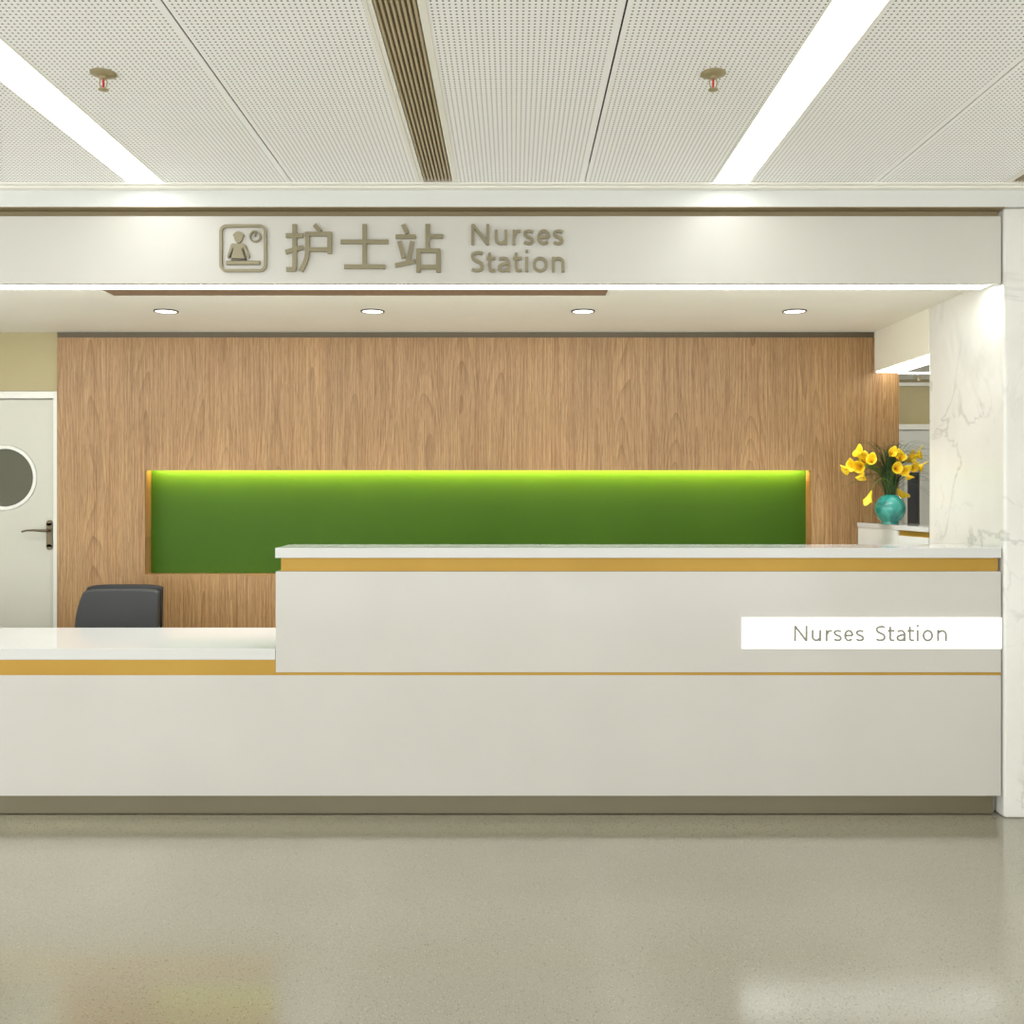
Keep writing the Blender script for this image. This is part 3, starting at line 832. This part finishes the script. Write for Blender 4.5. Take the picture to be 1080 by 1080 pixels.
for i, (p, Y, dr, ln_, lab) in enumerate(LIL):
    tip = wpt(*Z8(*p), Y); d = Vector(dr).normalized(); ln_ *= 1.38
    base = tip - d * ln_ * .62
    t = thing('calla_lily', base, lab, 'flower', 'yellow lilies in the turquoise vase')
    up = Vector((0, 0, 1))
    side = d.cross(up).normalized(); upv = side.cross(d).normalized()
    bl = MB(); NU, NV = 22, 9; slim = .62 if i == 7 else 1.0
    roll = random.uniform(-.6, .6)
    for j in range(NV):
        v = j / (NV - 1)
        for k in range(NU):
            a = 2 * PI * k / NU
            tipf = max(0, math.cos(a)) ** 4
            tail = max(0, -math.cos(a)) ** 3
            h = ln_ * (v * .70 + v * v * (.42 * tipf - .10 * tail))
            r = ln_ * (.06 + .20 * v + .17 * v ** 3.0 + .10 * tipf * v ** 4) * slim
            ar = a + roll
            q = d * h + (upv * math.cos(ar) + side * math.sin(ar)) * r
            bl.v.append(tuple(q))
    for j in range(NV - 1):
        for k in range(NU):
            k2 = (k + 1) % NU
            bl.f.append((j * NU + k, j * NU + k2, (j + 1) * NU + k2, (j + 1) * NU + k))
    B = bl.build('bloom', M_LILY, t, local=True, smooth=True)
    sm = B.modifiers.new('thickness', 'SOLIDIFY'); sm.thickness = .0012
    MB().tube([tuple(d * ln_ * .1), tuple(d * ln_ * .35), tuple(d * ln_ * .62)], [.003, .0034, .002], 8).build('spadix', M_SPADIX, t, local=True, smooth=True)
    # stem from the vase mouth in an arch to the bloom
    a0 = Vector((random.uniform(-.018, .018), random.uniform(-.018, .018), 0)) + mouth
    rise = max(.05, (base.z - a0.z)) + .02
    c1 = a0 + Vector(((base.x - a0.x) * .12, (base.y - a0.y) * .12, rise * .85))
    c2 = base - d * max(.05, abs(base.x - a0.x) * .45)
    if dr[2] < -.5: c2 = base + Vector((-.03 * (1 if dr[0] > 0 else -1), 0, .10)); c1 = a0 + Vector((0, 0, .12))
    pts = []
    for q in range(15):
        s_ = q / 14
        pts.append(tuple((a0 * (1 - s_) ** 3 + c1 * 3 * s_ * (1 - s_) ** 2 + c2 * 3 * s_ * s_ * (1 - s_) + base * s_ ** 3) - base))
    MB().tube(pts, .0024, 8).build('stem', M_STEM, t, local=True, smooth=True)
# grass blades
gr = MB()
for i in range(290):
    az = random.uniform(0, 2 * PI)
    a0 = mouth + Vector((random.uniform(-.02, .02), random.uniform(-.02, .02), -.01))
    lean = random.uniform(.02, .24) if i > 22 else random.uniform(.22, .34)
    hgt = random.uniform(.15, .33) if i > 22 else random.uniform(.12, .20)
    droop = random.uniform(0, .05) if i > 22 else random.uniform(.05, .14)
    dx, dy = math.cos(az), math.sin(az) * .55
    tl = Vector((-dy, dx, 0)).normalized()
    n = 9; b = len(gr.v)
    for k in range(n):
        s_ = k / (n - 1)
        c = a0 + Vector((dx * lean * s_ ** 1.5, dy * lean * s_ ** 1.5, hgt * math.sin(s_ * PI * .55) - droop * s_ ** 3))
        wv = .0036 * (1 - s_ * .85)
        gr.v.append(tuple(c - tl * wv)); gr.v.append(tuple(c + Vector((0, 0, -.0008)))); gr.v.append(tuple(c + tl * wv))
    for k in range(n - 1):
        q = b + 3 * k
        gr.f += [(q, q + 1, q + 4, q + 3), (q + 1, q + 2, q + 5, q + 4)]
go = tag(gr.build('grass_blades', M_LEAF, smooth=False), 'spray of thin dark green grass blades rising from the turquoise vase', 'grass')
go['kind'] = 'stuff'

# ------------------------------------------------------------------ office chair
chx, chy = -2.120, 5.0
ch = thing('office_chair', (chx, chy, 0), 'charcoal office chair with black frame behind the low desk at left', 'chair')
def slabcurve(name, m, outline, y_f, y_b, curve, thick_bevel, z_tilt=0.0):
    """outline in (x,z) filled as a grid, curved in y, front y_f and back y_b"""
    mb = MB(); rows = 10; colsn = 14
    for side_, y in ((0, y_f), (1, y_b)):
        for r_ in range(rows + 1):
            v = r_ / rows
            xl, xr, z = outline(v)
            for c_ in range(colsn + 1):
                u = c_ / colsn
                x = xl + (xr - xl) * u
                e = abs(2 * u - 1)
                zz = z - (0.012 * e ** 6 if v > .95 else 0)
                mb.v.append((x, y - curve * e ** 2 + z_tilt * v, zz))
    n1 = (rows + 1) * (colsn + 1)
    def id_(s_, r_, c_): return s_ * n1 + r_ * (colsn + 1) + c_
    for r_ in range(rows):
        for c_ in range(colsn):
            mb.f.append((id_(0, r_, c_), id_(0, r_, c_ + 1), id_(0, r_ + 1, c_ + 1), id_(0, r_ + 1, c_)))
            mb.f.append((id_(1, r_, c_), id_(1, r_ + 1, c_), id_(1, r_ + 1, c_ + 1), id_(1, r_, c_ + 1)))
    for r_ in range(rows):
        mb.f.append((id_(0, r_, 0), id_(0, r_ + 1, 0), id_(1, r_ + 1, 0), id_(1, r_, 0)))
        mb.f.append((id_(0, r_, colsn), id_(1, r_, colsn), id_(1, r_ + 1, colsn), id_(0, r_ + 1, colsn)))
    for c_ in range(colsn):
        mb.f.append((id_(0, 0, c_), id_(1, 0, c_), id_(1, 0, c_ + 1), id_(0, 0, c_ + 1)))
        mb.f.append((id_(0, rows, c_), id_(0, rows, c_ + 1), id_(1, rows, c_ + 1), id_(1, rows, c_)))
    return mb.build(name, m, ch, local=True, smooth=True, bevel=thick_bevel, seg=3)
zt = .873
def out_b(v):
    z = .56 + (zt - .56) * v
    xl = -.235 + .050 * max(0, (z - .70) / .19) ** 1.5 ; xr = .212 + .002 * v
    return xl, xr, z
def out_f(v):
    z = .55 + (zt + .018 - .55) * v
    xl = -.238 + .046 * max(0, (z - .70) / .19) ** 1.5 ; xr = .217 + .0 * v
    return xl, xr, z
slabcurve('backrest', M_CHAIR, out_b, .100, .145, .02, .012, .02)
slabcurve('back_shell', M_BLACK, out_f, .148, .168, .02, .006, .02)
MB().box(-.235, .225, -.30, .14, .455, .525).build('seat', M_CHAIR, ch, local=True, bevel=.03, seg=4)
MB().box(-.16, .16, -.2, .12, .425, .454).build('seat_pan', M_BLACK, ch, local=True, bevel=.008)
MB().tube([(0, .08, .44), (0, .19, .45), (0, .21, .52), (0, .185, .62)], .018, 12).build('back_bracket', M_BLACK, ch, local=True, smooth=True)
MB().lathe([(.025, .09), (.025, .28), (.016, .281), (.016, .424)], n=24).build('gas_lift', M_STEEL, ch, local=True, smooth=True)
MB().lathe([(.04, .065), (.045, .075), (.04, .11), (.026, .115)], n=24).build('base_hub', M_BLACK, ch, local=True)
for i in range(5):
    a = 2 * PI * i / 5 + .3
    c, s_ = math.cos(a), math.sin(a)
    MB().tube([(c * .03, s_ * .03, .09), (c * .16, s_ * .16, .082), (c * .29, s_ * .29, .066)], [.018, .015, .011], 10).build('base_leg', M_BLACK, ch, local=True, smooth=True)
    cs = MB(); cs.lathe([(0, -.011), (.024, -.011), (.024, .011), (0, .011)], (0, 0, 0), 20, 'x')
    cs.v = [(c * .29 + v[0] * c - v[1] * s_, s_ * .29 + v[0] * s_ + v[1] * c, v[2] + .0245) for v in cs.v]
    cs.build('castor', M_BLACK, ch, local=True)
